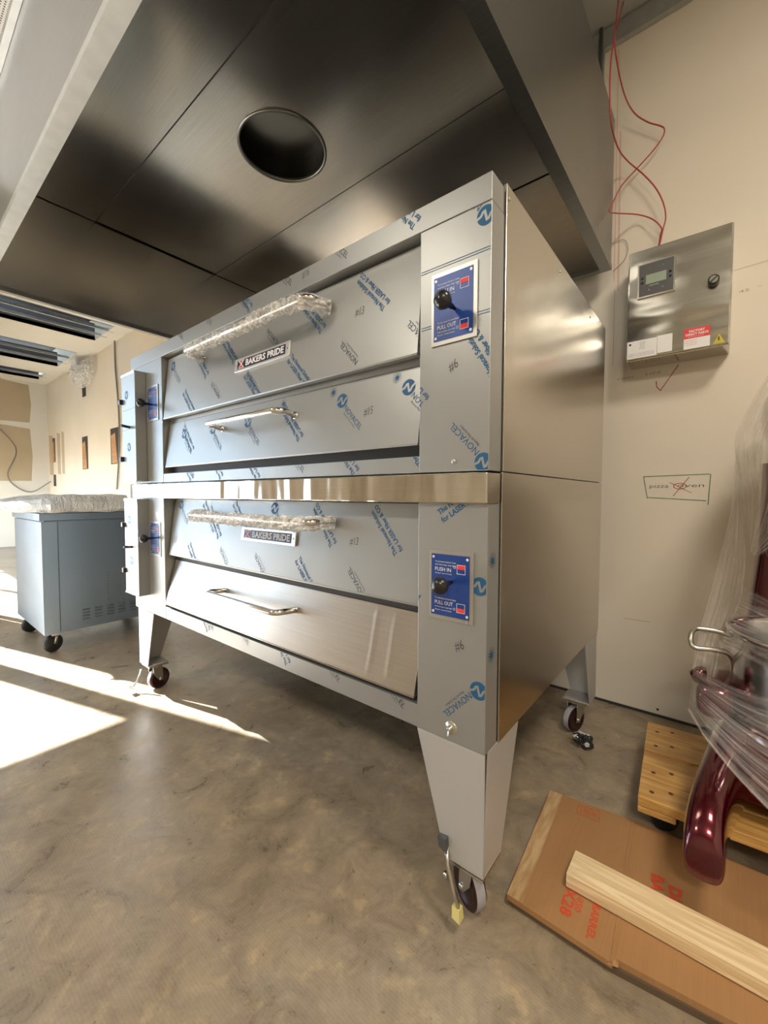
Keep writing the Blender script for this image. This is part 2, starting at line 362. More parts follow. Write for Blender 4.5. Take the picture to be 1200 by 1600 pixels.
g = G(leftwall); g.box(-10.98, -10.86, -.25, YW, 0, HC+.3)
fl = lambda u, v: (-10.859, u, v)
for r in ((.3, 1.20, 2.56, 3.36), (.3, 1.20, 1.34, 2.45)):
    x0, x1, z0, z1 = r; g.decal([[(x0+random.uniform(-.02, .02), z0), (x1, z0+.02), (x1+.03, (z0+z1)/2), (x1, z1), ((x0+x1)/2, z1+.04), (x0, z1)]], fl, mud)
struct(g.build('wall_left'))
g = G(drywall); g.box(3.0, 3.12, -6.1, YW, 0, HC+.3); struct(g.build('wall_right'))
g = G(drywall); g.box(-4.6, 3.1, -6.15, -6.0, 0, HC+.3); struct(g.build('wall_front'))
# unseen wall towards the yard; openings and posts shaped to cut the sun strip
g = G(drywall)
g.box(-4.62, -4.5, -6.1, -2.7, 0, HC+.3); g.box(-4.62, -4.5, -2.7, -.98, 2.4, HC+.3); g.box(-4.62, -4.5, -.66, -.31, 0, HC+.3); g.box(-4.62, -4.5, -.98, -.87, 0, HC+.3);
struct(g.build('wall_sun_mask'))
g = G(darksteel)
for x in (-10.8, -8.8, -6.7, -4.66): g.box(x, x+.05, -.30, -.25, 0, HC)
g.box(-10.8, -4.6, -.30, -.25, 1.45, 1.51); struct(g.build('window_added'))  # unseen window frame, added to let sun onto the hall floor
g = G(drywall); g.box(-10.95, -4.62, -.33, -.25, 1.51, HC+.3); struct(g.build('wall_hall_sun_mask'))  # unseen, added above the glazing to limit sun in the hall
# ceiling: boarded bands with open slots to the dark plenum
g = G(white)
sl = [(-10.4, -9.8), (-9.03, -7.9), (-7.0, -6.2)]; x = -10.95
for a, b in sl: g.box(x, a, -.25, YW, HC, HC+.05); g.box(a, b, 1.28, YW, HC, HC+.05); x = b
g.box(-7.0, -6.2, -.25, .1, HC, HC+.05); g.box(x, -4.6, -.25, YW, HC, HC+.05)
g.use(ceilm); g.box(-4.6, 3.1, -6.1, YW, HC, HC+.05)
g.use(darksteel)
for a, b in sl: g.box(a-.02, a, -.25, 1.28, HC, HC+.25); g.box(b, b+.02, -.25, 1.28, HC, HC+.25)
struct(g.build('ceiling'))
g = G(mat('plenum_deck', (.05, .05, .05), .7)); g.box(-10.95, -4.6, -.25, YW, HC+.6, HC+.65)
g.use(studw); g.box(-8.5, -8.2, .9, 1.3, HC+.35, HC+.58)
struct(g.build('ceiling_deck'))
g = G(galv)
for x in (-6.75, -6.45, -8.35, -8.75, -10.15): g.box(x, x+.025, -.25, 1.35, HC-.004, HC+.03)
struct(g.build('trim_1'))
g = G(galv); g.box(-1.0, 3.0, YW-.03, YW-.001, HC-.10, HC-.01); g.box(-.13, -.09, YW-.03, YW-.001, 2.9, HC-.1); struct(g.build('trim_2'))
g = G(darkgap); g.box(-10.9, 3.0, YW-.006, YW-.001, 0, .012); struct(g.build('shadow_strip_back'))  # dark strip stands in for the shadow line at the wall's foot
# ================================================================= exhaust hood
HX0, HX1, HY0, HY1, HB, HT, HI = -2.66, -.02, -.535, 1.40, 2.2, 2.88, 2.78
t = thing('exhaust_hood', 'large stainless steel exhaust hood with a round duct hole, hung above the two ovens', 'range hood', ((HX0+HX1)/2, .43, HB))
g = G(hoodm); cx, cy, cr = -1.29, .412, .205; seg = 48
# inner top with the round hole, three panels
ring = []
def rect_pt(a):
    dx, dy = math.cos(a), math.sin(a); X = (HX1-.03-cx if dx > 0 else HX0+.03-cx)/dx if abs(dx) > 1e-6 else 1e9; Y = ((.80-cy) if dy > 0 else (.02-cy))/dy if abs(dy) > 1e-6 else 1e9
    q = min(X, Y); return cx+dx*q, cy+dy*q
angs = sorted(set([2*math.pi*i/seg for i in range(seg)]+[math.atan2(y-cy, x-cx) % (2*math.pi) for x in (HX0+.03, HX1-.03) for y in (.02, .80)]))
for i, a in enumerate(angs):
    b = angs[(i+1) % len(angs)]; p, q = rect_pt(a), rect_pt(b)
    g.poly([(cx+cr*math.cos(a), cy+cr*math.sin(a), HI), (cx+cr*math.cos(b), cy+cr*math.sin(b), HI), (*q, HI), (*p, HI)])
g.box(HX0+.02, HX1-.02, HY0+.02, .014, HI, HI+.01); g.box(HX0+.02, HX1-.02, .806, HY1-.02, HI, HI+.01)
g.use(darkgap); g.box(HX0+.02, HX1-.02, .013, .021, HI+.002, HI+.01); g.box(HX0+.02, HX1-.02, .799, .807, HI+.002, HI+.01)
g.build('top_panel', t)
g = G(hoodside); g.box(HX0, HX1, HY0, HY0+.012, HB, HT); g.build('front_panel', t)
g = G(hoodm); g.box(HX0, HX1, HY1-.012, HY1, HB, HT); g.build('back_panel', t)
g = G(hoodm); g.box(HX0, HX0+.012, HY0+.012, HY1-.012, HB, HT); g.build('side_panel', t)
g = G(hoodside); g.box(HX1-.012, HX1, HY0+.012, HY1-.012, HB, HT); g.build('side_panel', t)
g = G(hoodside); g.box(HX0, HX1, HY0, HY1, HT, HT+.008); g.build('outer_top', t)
g = G(galv); g.box(HX0, HX1, HY0-.002, HY0+.045, HB-.012, HB+.012);
g.build('front_lip', t)
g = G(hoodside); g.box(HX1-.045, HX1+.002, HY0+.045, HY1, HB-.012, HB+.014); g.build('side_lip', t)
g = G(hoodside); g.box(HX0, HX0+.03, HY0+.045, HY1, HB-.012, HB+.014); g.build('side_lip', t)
g = G(hoodside); g.box(HX0+.03, HX1-.045, HY1-.035, HY1, HB-.012, HB+.012); g.build('back_lip', t)
g = G(mat('duct_black', (.004, .004, .005), .5)); g.lathe([(cr, 0), (cr, .3)], (cx, cy, HI), seg=40, caps=False); g.lathe([(cr-.004, .10), (cr-.022, .105), (cr-.004, .11)], (cx, cy, HI), seg=40, caps=False)
g.use(darkgap); g.lathe([(cr, .3), (.001, .301)], (cx, cy, HI), seg=40, caps=False)
g.use(hoodside); g.lathe([(cr+.008, 0), (cr+.008, -.006), (cr-.004, -.006), (cr-.004, .01)], (cx, cy, HI), seg=48, caps=False); g.build('duct_collar', t)
# perforated supply plenum in front of the hood's upper edge
perf = mat('perforated_sheet', (.5, .5, .5), .5, .6); n = N(perf)
vo = n.t.nodes.new('ShaderNodeTexVoronoi'); vo.inputs['Scale'].default_value = 90; vo.inputs['Randomness'].default_value = 0; n.t.links.new(n.mp(), vo.inputs['Vector'])
n.set(col=n.ramp(vo.outputs['Distance'], [(.25, (.05, .05, .05)), (.36, (.55, .55, .54))]))
t = thing('supply_plenum', 'perforated metal air supply box along the front upper edge of the hood', 'air duct', (-1.34, -.8, 2.94))
g = G(perf); g.box(HX0, HX1, -1.1, HY0-.012, 2.765, 3.1); g.build('perforated_box', t)
g = G(galv); g.box(HX0, HX1, HY0-.022, HY0-.001, 2.74, 2.764); g.build('trim_strip', t)
t = tag(G(darksteel).tube([(-.10, 1.44, HC-.02), (-.10, 1.44, 2.9)], .009, 10).build('hanger_rod'), 'thin dark rod hanging from the ceiling at the hood\'s back corner', 'rod')
reorg(t, (-.10, 1.44, 2.9))
# ================================================================= the two deck ovens
W0, XL, XR = -2.09, -1.715, -.195       # left end, left column edge, right column edge
D = 1.18
def handle(door, xa, xb, z, yb, ym, zm, name='handle', r=.0105, m=chrome):
    pts = [(xa+.012, ym, zm)]
    for k in range(7):
        a = k/6*math.pi/2; pts.append((xa+.012-.012*math.sin(a)+.03*(1-math.cos(a)) if k else xa+.012, yb+.03*(1-math.sin(a)), z))
    q = [(xb-.03+.03*math.sin(a), yb+.03*(1-math.cos(a)), z) for a in [k/6*math.pi/2 for k in range(7)]]
    P = [(xa, ym, zm), (xa, yb+.04, z-.002)]+[(xa+.03*(1-math.cos(a)), yb+.03*(1-math.sin(a)), z) for a in [k/6*math.pi/2 for k in range(7)]]+q+[(xb, yb+.05, z-.002), (xb, ym, zm)]
    g = G(m); g.tube(P, r, 14)
    for x in (xa, xb): g.lathe([(.015, 0), (.015, .004), (.009, .006)], (x, ym+.003, zm), (0, -1, 0), 16)
    return g.build(name, door)
def wrap(door, xa, xb, z, yb, ym):
    """clear crinkled film around the handle"""
    n_ = 150; seg = 22
    P = []; L = xb-xa
    for i in range(n_+1):
        f = i/n_; x = xa-.012+(L+.024)*f; e = min(f, 1-f); back = max(0, .07-e)/.07
        y = yb+(ym-.012-yb)*back**1.4
        P.append((x, y+.004*noise.noise((x*9, 1, z)), z-.006+.010*noise.noise((x*7, 5, z))-.003*back))
    def fn(i, j):
        x = P[i][0]; a = 2*math.pi*j/seg; q = Vector((x*55, math.cos(a)*2.2, math.sin(a)*2.2+z*9))
        v = 1+.42*noise.noise(q)+.30*noise.noise(q*2.6)+.35*noise.noise((x*14, math.cos(a)*.8, math.sin(a)*.8)); return max(.5, v)
    g = G(bubble); g.tube(P, .0205, seg, True, fn)
    o = g.build('plastic_wrap', door)
    for p in o.data.polygons: p.use_smooth = False
    return o
def badge(door, z, y, tilt):
    x0, x1, z0, z1 = -1.073, -.733, z-.026, z+.026
    g = G(badgem); fy = lambda v: y+tilt*(v-z)
    g.hexa([(x0, fy(z0)-.008, z0), (x1, fy(z0)-.008, z0), (x1, fy(z0)+.0, z0), (x0, fy(z0)+.0, z0), (x0, fy(z1)-.008, z1), (x1, fy(z1)-.008, z1), (x1, fy(z1), z1), (x0, fy(z1), z1)])
    f1 = lambda u, v: (u, fy(v)-.0086, v); f2 = lambda u, v: (u, fy(v)-.0092, v); f3 = lambda u, v: (u, fy(v)-.0097, v)
    g.decal([[(x0+.020, z0+.009), (x1-.022, z0+.009), (x1-.022, z1-.009), (x0+.020, z1-.009)]], f1, navy)
    txt(g, 'BAKERS PRIDE', f2, whitem, x0+.078, z-.0105, .232, .0225, 0, None, .035)
    X, Z = x0+.048, z   # red and white double-triangle emblem
    for sgn in (-1, 1):
        g.decal([[(X-.021, Z+sgn*.0155), (X+.021, Z+sgn*.0155), (X+.004, Z), (X-.004, Z)]], f2, whitem)
        g.decal([[(X-.016, Z+sgn*.0135), (X+.016, Z+sgn*.0135), (X+.002, Z+sgn*.003), (X-.002, Z+sgn*.003)]], f3, redm)
    g.decal(stroke([(X-.014, Z-.012), (X+.012, Z+.012)], .003)+stroke([(X-.012, Z+.012), (X+.014, Z-.012)], .003), lambda u, v: (u, fy(v)-.0101, v), whitem)
    for x in (x0+.010, x1-.011): g.decal([circ(x, z, .003, 10)], f1, darksteel)
    return g.build('name_badge', door, .0015)
def door(parent, name, z0, z1, y0, y1, key, m, depth=.03, xl=-1.70, xr=-.203):
    """slanted door: y0 at its lower edge, y1 at its upper edge"""
    k = (y1-y0)/(z1-z0); g = G(m)
    g.hexa([(xl, y0, z0), (xr, y0, z0), (xr, y0+depth, z0+.004), (xl, y0+depth, z0+.004), (xl, y1, z1), (xr, y1, z1), (xr, y1+depth, z1), (xl, y1+depth, z1)])
    g.use(m); g.hexa([(xl, y0-.001, z0-.004), (xr, y0-.001, z0-.004), (xr, y0+depth, z0), (xl, y0+depth, z0), (xl, y0-.002, z0+.001), (xr, y0-.002, z0+.001), (xr, y0+depth, z0+.003), (xl, y0+depth, z0+.003)])
    if key: prints(g, key, surf_fn(y0, k, z0), (xl+.002, xr-.002, z0+.003, z1-.002), m)
    return g, k
def control_plate(parent, xc, zc, zk):
    g = G(mat('plate_edge', (.45, .44, .42), .35, .8)); x0, x1, z0, z1 = xc-.0625, xc+.0625, zc-.088, zc+.088
    g.box(x0, x1, -.003, .0, z0, z1)
    f = lambda e: (lambda u, v: (u, -.003-e, v))
    g.decal([[(x0+.007, z0+.010), (x1-.010, z0+.010), (x1-.010, z1-.010), (x0+.007, z1-.010)]], f(.0006), bluem)
    for x in (x0+.013, x1-.016):
        for z in (z0+.018, z1-.018): g.decal([circ(x, z, .0035, 12)], f(.001), whitem); g.decal([circ(x, z, .0014, 8)], f(.0014), zinc)
    X = x0+.018
    txt(g, 'To increase bottom heat', f(.001), whitem, X, z1-.031, .060, .0038); txt(g, 'and decrease top heat', f(.001), whitem, X, z1-.0385, .060, .0038)
    txt(g, 'PUSH IN', f(.001), whitem, X, z1-.053, .046, .0095); txt(g, 'damper control knob', f(.001), whitem, X, z1-.060, .048, .0032)
    txt(g, 'To decrease bottom heat', f(.001), whitem, X, z0+.052, .060, .0038); txt(g, 'PULL OUT', f(.001), whitem, X, z0+.038, .052, .0095)
    txt(g, 'and increase top heat', f(.001), whitem, X, z0+.030, .050, .0038); txt(g, 'damper control knob', f(.001), whitem, X, z0+.0225, .048, .0032)
    for zz, q in ((z1-.044, 1), (z0+.036, -1)):
        xx = x1-.034
        g.decal(stroke([(xx-.010, zz-.011), (xx+.012, zz-.011), (xx+.012, zz+.011), (xx-.010, zz+.011), (xx-.010, zz-.011)], .001), f(.001), whitem)
        g.decal([[(xx-.0095, zz+(0 if q > 0 else -.0105)), (xx+.0115, zz+(0 if q > 0 else -.0105)), (xx+.0115, zz+(.0105 if q > 0 else 0)), (xx-.0095, zz+(.0105 if q > 0 else 0))]], f(.0012), redm)
        g.decal(stroke([(xx-.017+.003*math.cos(k), zz+q*.004+.003*math.sin(k)) for k in range(8)], .0008), f(.001), whitem)
    o = g.build('control_plate', parent)
    k = G(blackp); kx, kz = xc+.004, zk-.004
    k.tube([(kx, -.003, kz), (kx, -.03, kz)], .004, 10); k.lathe([(.006, .0), (.007, .012), (.006, .022), (.016, .030), (.0215, .042), (.0205, .052), (.013, .060), (.002, .062)], (kx, -.016, kz), (0, -1, 0), 24)
    k.build('damper_knob', o)
    return o
def service_box(parent, z0, z1):
    g = G(film); x0, x1 = -2.075, -1.9; ya, yb = -.052, 0
    g.box(x0, x1, ya, yb, z0, z1); g.use(zinc); g.box(x0-.002, x1+.001, ya-.003, ya, z1-.012, z1+.002); g.box(x0-.002, x1+.001, ya-.003, ya, z0-.002, z0+.006)
    f = lambda u, v, e=.0006: (u, ya-e, v)
    rc = (x0, x1-.004, z0+.01, z1-.01)
    film_print(g, 'C', -2.01, z1-.11, 0, f, rc, film); film_print(g, 'C', -1.99, z0+.18, 0, f, rc, film)
    for zz in (z1-.19, z0+.27): g.decal(stroke([(x0, zz), (x1, zz+.004)], .0014), f, inknavy, rc)
    o = g.build('service_box', parent, .002)
    for zz in (z1-.14, z0+.12):
        h = G(blackp); h.box(x0-.012, x0+.014, ya-.016, ya+.012, zz-.013, zz+.013); h.build('hinge', o, .003)
    h = G(blackp); h.tube([(x0+.10, ya, (z0+z1)/2), (x0+.11, ya-.045, (z0+z1)/2+.004)], .007, 10); h.build('latch_handle', o)
    return o
# ---- upper deck
ZS, ZT = 1.1425, 1.82
t = thing('deck_oven', 'upper stainless pizza oven of the stack, film-covered, topped by a long printed cap strip', 'oven', ((W0)/2, D/2, ZS), 'stacked stainless pizza ovens')
g = G(film)                              # film-covered front frame: cap, columns, rails
g.box(W0, 0, 0, .065, 1.7576, ZT); prints(g, 'CAP', surf_fn(0), (-1.60, -.003, 1.7585, ZT-.001), film)
g.box(XR, -.0, .0012, .068, ZS+.002, 1.7568); prints(g, 'RU', surf_fn(.0012), (XR+.001, -.002, ZS+.004, 1.755), film)
g.use(film); g.box(W0, XL, .0012, .068, ZS+.002, 1.7568)
g.use(film); g.box(XL, XR, .002, .03, ZS+.002, 1.188); prints(g, 'UR', surf_fn(.002), (XL+.001, XR-.001, ZS+.004, 1.187), film)
g.use(darksteel); g.box(XL, XR, .050, .068, 1.188, 1.7568)
g.use(film); g.box(XL, XR, .040, .05, 1.405, 1.50); g.use(darkgap); g.box(XL+.02, XR-.01, .039, .05, 1.433, 1.437); g.box(XL, XR, .038, .05, 1.19, 1.225)
g.use(zinc)
for x, z in ((-.092, 1.169), (-1.71, 1.44)): g.lathe([(.006, 0), (.006, .003), (.003, .004)], (x, .001, z), (0, -1, 0), 12)
g.build('front_frame', t, .0015)
g = G(darksteel); g.box(W0+.004, -.004, .068, D, ZS+.002, ZT-.012); g.build('oven_body', t)
g = G(brushed); g.box(-.004, .004, .074, D, ZS+.003, 1.832)
g.use(zinc)
for y, z in ((.5, 1.80), (.9, 1.79), (.085, 1.80)): g.lathe([(.005, 0), (.004, .003)], (.004, y, z), (1, 0, 0), 10)
g.build('side_panel', t, .001)
g, k = door(t, 'd', 1.455, 1.747, .0, .030, 'U1', film); d = g.build('baking_door', t)
h = handle(d, -1.345, -.56, 1.684, -.065, .025, 1.680); wrap(d, -1.345, -.56, 1.684, -.065, .03); badge(d, 1.588, .0136, .10)
g, k = door(t, 'd', 1.222, 1.433, .006, .033, 'U2', film); d = g.build('broiler_door', t)
handle(d, -1.205, -.73, 1.368, -.052, .024, 1.360)
control_plate(t, -.095, 1.547, 1.541); control_plate(t, -1.815, 1.545, 1.541)
service_box(t, 1.153, 1.715)
# ---- lower deck
t = thing('deck_oven', 'lower stainless pizza oven of the stack, standing on four legs with casters', 'oven', ((W0)/2, D/2, 0), 'stacked stainless pizza ovens')
ZB = .4634
g = G(film)
g.box(XR, 0, .0, .065, ZB, 1.0665); prints(g, 'RL', surf_fn(0), (XR+.001, -.002, ZB+.002, 1.065), film)
for zz in (.93, .70):
    g.decal([circ(.028, zz, .007, 12)], lambda u, v: (.0008, u, v), inkblue)
    for q in range(14):
        an = q*math.pi/7; g.decal(stroke([(.028+.005*math.cos(an), zz+.005*math.sin(an)), (.028+.020*math.cos(an), zz+.020*math.sin(an))], .0014), lambda u, v: (.0008, u, v), inkblue)
g.use(film); g.box(W0, XL, 0, .065, ZB, 1.0665)
g.box(XL, XR, 0.001, .035, ZB, .524); prints(g, 'LR', surf_fn(.001), (XL+.001, XR-.001, ZB+.001, .523), film)
g.use(darkgap); g.box(XL, XR, .06, .068, .524, 1.0665); g.box(XL, XR, .036, .06, .524, .56); g.box(XL, XR, .05, .06, .745, .80)
g.use(film); g.box(XL, XL+.003, .002, .06, .524, 1.0665)
g.use(zinc); g.lathe([(.017, 0), (.017, .002), (.008, .004), (.007, .012), (.004, .016)], (-.092, 0, .499), (0, -1, 0), 16); g.tube([(-.092, -.012, .499), (-.089, -.02, .486)], .003, 8)
g.build('front_frame', t, .0015)
g = G(darksteel); g.box(W0+.004, -.004, .065, D, ZB+.001, ZS-.001); g.build('oven_body', t)
g = G(brushed); g.box(-.004, .004, .070, D, ZB, ZS); g.build('side_panel', t, .001)
g = G(polished); g.box(W0-.004, .003, -.014, .062, 1.0668, 1.1400); g.build('shelf_band', t, .003)
g, k = door(t, 'd', .790, 1.062, .015, .052, 'L1', film); d = g.build('baking_door', t)
handle(d, -1.345, -.56, 1.000, -.06, .046, .998); wrap(d, -1.345, -.56, 1.002, -.06, .045); badge(d, .931, .0342, .136)
# bare broiler door with four pressed ribs
g, k = door(t, 'd', .545, .757, -.006, .048, None, brushedh)
for x in (-.37, -.30, -1.62, -1.56):
    fy = lambda z: -.006+(z-.545)*k
    prof = [(x-.016, .0), (x-.009, -.0002), (x-.004, -.0008), (x, -.0010), (x+.004, -.0008), (x+.009, -.0002), (x+.016, .0)]
    rows = [[g.bm.verts.new((a, fy(z)+(b if 0 < q < 3 else 0)-.0002, z)) for a, b in prof] for q, z in enumerate((.570, .585, .725, .74))]
    for ra, rb in zip(rows, rows[1:]):
        for q in range(6): g._f([ra[q], ra[q+1], rb[q+1], rb[q]], True)
d = g.build('broiler_door', t); d['label'] = 'bare brushed door with pressed ribs, free of printed film'
handle(d, -1.205, -.735, .684, -.058, .034, .678)
control_plate(t, -.096, .860, .875); control_plate(t, -1.815, .860, .868)
service_box(t, .556, 1.062)
# legs: folded tapered sheet, open towards the inside, each on a swivel caster
def leg(px, py, sx, sy, name='leg'):
    """outer corner at px,py; sx,sy point inwards"""
    g = G(legm); zt_, zb_ = ZB-.001, .158; wt, wb, tk = .196, .108, .004
    X = lambda d_: px+sx*d_
    Y = lambda d_: py+sy*d_
    def sheet(a, b):
        v = [a(0, 0, zb_), a(wb, 0, zb_), a(wb, tk, zb_), a(0, tk, zb_), a(0, 0, zt_), a(wt, 0, zt_), a(wt, tk, zt_), a(0, tk, zt_)]; g.hexa(v)
    sheet(lambda p, q, z: (X(p), Y(q), z), 0); sheet(lambda p, q, z: (X(q), Y(p+.02 if z > .3 else p), z), 0)
    g.hexa([(X(0), Y(0), zb_-.004), (X(wb), Y(0), zb_-.004), (X(wb), Y(wb), zb_-.004), (X(0), Y(wb), zb_-.004), (X(0), Y(0), zb_), (X(wb), Y(0), zb_), (X(wb), Y(wb), zb_), (X(0), Y(wb), zb_)])
    o = g.build('leg', t, .001)
    bmn = o.data
    return o
def caster(parent, cx_, cy_, ang, r=.058, top=.154, plate=.05, pedal=False, wm=maroon):
    dx, dy = math.cos(ang), math.sin(ang)    # axle direction
    g = G(zinc); c4 = [(cx_+a*plate, cy_+b*plate) for a, b in ((-1, -1), (1, -1), (1, 1), (-1, 1))]
    g.hexa([(x, y, top-.006) for x, y in c4]+[(x, y, top) for x, y in c4]); g.hexa([(x, y, top-.013) for x, y in c4]+[(x, y, top-.008) for x, y in c4]); g.lathe([(.028, top-.026), (.032, top-.020), (.032, top-.013)], (cx_, cy_, 0), seg=20)
    g.build('caster_plate', parent)
    g = G(zinc); hw = .024; ox, oy = -dy*.018, dx*.018
    for s_ in (-1, 1):
        bx, by = cx_+dx*hw*s_, cy_+dy*hw*s_
        P = [(-.026, top-.02), (.026, top-.02), (.030, r+.02), (.030, r-.010), (.010, r-.010), (-.020, r+.03)]
        A = [(bx-dy*p+dx*.0015*s_, by+dx*p+dy*.0015*s_, z) for p, z in P]; B = [(bx-dy*p-dx*.0015*s_, by+dx*p-dy*.0015*s_, z) for p, z in P]
        va = [g.bm.verts.new(p) for p in A]; vb = [g.bm.verts.new(p) for p in B]
        g._f(va); g._f(vb[::-1])
        for i in range(6): g._f([va[i], vb[i], vb[(i+1) % 6], va[(i+1) % 6]])
        g.lathe([(.009, 0), (.009, .005), (.005, .007)], (bx+ox, by+oy, r), (dx*s_, dy*s_, 0), 12)
    g.box(cx_-.022, cx_+.022, cy_-.022, cy_+.022, top-.022, top-.018)
    g.build('caster_fork', parent)
    g = G(wm); wx, wy = cx_+ox, cy_+oy
    g.lathe([(.006, -.016), (r*.62, -.015), (r*.66, -.018), (r*.90, -.018), (r*.975, -.013)], (wx, wy, r), (dx, dy, 0), 32, False)
    g.use(treadm); g.lathe([(r*.975, -.013), (r, -.008), (r, .008), (r*.975, .013)], (wx, wy, r), (dx, dy, 0), 32, False)
    g.use(wm); g.lathe([(r*.975, .013), (r*.90, .018), (r*.66, .018), (r*.62, .015), (.006, .016)], (wx, wy, r), (dx, dy, 0), 32, False)
    g.build('caster_wheel', parent)
L = leg(0, 0, -1, 1); caster(L, -.052, .054, R(60), wm=maroon)
g = G(zinc); g.tube([(-.099, .0, .186), (-.090, -.012, .150), (-.070, -.020, .105), (-.052, -.022, .062)], .0045, 8, sx=1.6)
g.use(darksteel); g.hexa([(-.118, -.012, .182), (-.094, -.014, .175), (-.094, .010, .178), (-.118, .010, .186), (-.121, -.014, .208), (-.097, -.016, .212), (-.097, .006, .214), (-.121, .006, .210)])
g.use(yellowt); g.hexa([(-.066, -.034, .044), (-.044, -.036, .040), (-.044, -.012, .040), (-.066, -.012, .044), (-.068, -.030, .070), (-.048, -.030, .068), (-.048, -.012, .068), (-.068, -.012, .070)])
g.use(zinc); g.lathe([(.008, 0), (.008, .006), (.004, .010)], (-.094, -.010, .12), (-.6, -.8, 0), 10)
g.build('brake_pedal', L)
L = leg(W0+.035, 0, 1, 1); caster(L, -2.0, .058, R(8))
g = G(zinc); g.tube([(-2.03, .0, .12), (-2.04, -.02, .06), (-2.04, -.04, .035)], .005, 8); g.box(-2.065, -2.02, -.065, -.04, .030, .036); g.build('brake_pedal', L)
L = leg(0, D, -1, -1); caster(L, -.068, D-.058, R(158))
L = leg(W0+.035, D, 1, -1); caster(L, -2.0, D-.058, R(30))
# ================================================================= control panel on the wall
PX0, PX1, PZ0, PZ1, PY = .063, .437, 1.712, 2.205, 1.331
t = thing('control_panel', 'stainless steel control cabinet on the wall with a small screen, red sticker and black knob', 'control box', (.25, YW, PZ0))
wd, ht = PX1-PX0, PZ1-PZ0
pan = steel('panel_steel', (.62, .60, .55), .15, (4, 200, 200), .5, 1.3, 1, .01, .03, 1, (1, 1, 3.2))
g = G(pan); g.box(PX0, PX1, PY+.012, YW, PZ0, PZ1); g.build('cabinet', t, .003)
g = G(pan); g.box(PX0+.004, PX1-.004, PY, PY+.010, PZ0+.006, PZ1-.004); dr = g.build('cabinet_door', t, .003)
def U(u): return PX0+wd*u
def V(v): return PZ1-ht*v
ff = lambda e: (lambda u, v: (u, PY-e, v))
g = G(chrome); a0, a1, b0, b1 = U(.11), U(.485), V(.45), V(.145)
g.box(a0, a1, PY-.010, PY, b0, b1); g.use(mat('screen_bezel_grey', (.085, .085, .085), .45)); g.box(a0+.006, a1-.006, PY-.0115, PY-.010, b0+.006, b1-.006)
g.use(mat('lcd_screen', (.30, .36, .27), .25)); g.box(a0+.032, a1-.032, PY-.0125, PY-.0115, b0+.055, b1-.055)
g.use(blackp)
for x in (a0+.018, a1-.018):
    for z in ((b0+b1)/2-.010, (b0+b1)/2+.010): g.lathe([(.0055, 0), (.0045, .002)], (x, PY-.0115, z), (0, -1, 0), 12)
g.use(chrome)
for x in (a0+.045, a1-.045):
    for z in (b0+.028, b1-.028): g.lathe([(.0035, 0), (.002, .002)], (x, PY-.0115, z), (0, -1, 0), 10)
txt(g, 'CAPTIVE', lambda u, v: (u, PY-.0122, v), whitem, a0+.045, b0+.044, .035, .004)
g.build('display', t)
g = G(blackp); g.lathe([(.018, 0), (.018, .012), (.020, .016), (.020, .028), (.018, .030)], (U(.84), PY, V(.46)), (0, -1, 0), 24)
g.use(chrome); g.lathe([(.015, .030), (.014, .032)], (U(.84), PY, V(.46)), (0, -1, 0), 20); g.use(blackp); g.hexa([(U(.84)-.012, PY-.034, V(.46)-.008), (U(.84)-.008, PY-.034, V(.46)-.011), (U(.84)+.012, PY-.034, V(.46)+.007), (U(.84)+.008, PY-.034, V(.46)+.010)]+[(U(.84)-.012, PY-.032, V(.46)-.008), (U(.84)-.008, PY-.032, V(.46)-.011), (U(.84)+.012, PY-.032, V(.46)+.007), (U(.84)+.008, PY-.032, V(.46)+.010)])
g.build('lock_knob', t)
g = G(redm); x0, x1, z0, z1 = U(.585), U(.825), V(.985), V(.81); zm = z0+(z1-z0)*.5
g.decal([[(x0, zm), (x1, zm), (x1, z1), (x0, z1)]], ff(.0008), redm); g.decal([[(x0, z0), (x1, z0), (x1, zm), (x0, zm)]], ff(.0008), whitem)
txt(g, 'FACTORY', ff(.0012), whitem, x0+.018, z1-.018, .054, .010, 0, None, .03); txt(g, 'DIRECT PARTS', ff(.0012), whitem, x0+.006, z1-.031, .078, .009, 0, None, .03)
txt(g, 'parts and service', ff(.0012), whitem, x0+.014, z1-.038, .055, .004)
for q in range(3): txt(g, 'direct support line', ff(.0012), redm, x0+.004, zm-.010-q*.009, .042, .004)
g.build('parts_sticker', t)['label'] = 'red and white sticker'
g = G(whitem); x0, x1, z0, z1 = U(.012), U(.325), V(.985), V(.825); x2 = U(.475)
g.decal([[(x0, z0), (x1-.001, z0), (x1-.001, z1), (x0, z1)], [(x1+.001, z0+.006), (x2, z0+.006), (x2, z1+.004), (x1+.001, z1+.004)]], ff(.0008), whitem)
for i in range(5): txt(g, ('Model', 'Serial', 'Volts', 'Amps', 'Hz')[i], ff(.0012), inkblack, x0+.05, z1-.012-.007*i, .02, .0035)
for i in range(3): txt(g, 'Suitable for use with listed hoods only', ff(.0012), inkblack, x0+.006, z0+.020-.006*i, .10, .003)
g.decal([circ(x0+.012, z1-.014, .005, 12)], ff(.0012), inkblack)
g.build('rating_label', t)['label'] = 'white printed label'
g = G(mat('warning_yellow', (.55, .47, .03), .5)); xc, zc = U(.905), V(.945)
g.decal([[(xc-.020, zc-.018), (xc+.020, zc-.018), (xc, zc+.022)]], ff(.0008), g.m[0])
g.decal([[(xc-.003, zc+.010), (xc+.002, zc+.010), (xc, zc), (xc+.003, zc), (xc-.002, zc-.012), (xc-.001, zc-.003), (xc-.004, zc-.003)]], ff(.0012), inkblack)
g.build('warning_sticker', t)['label'] = 'yellow triangle sticker'
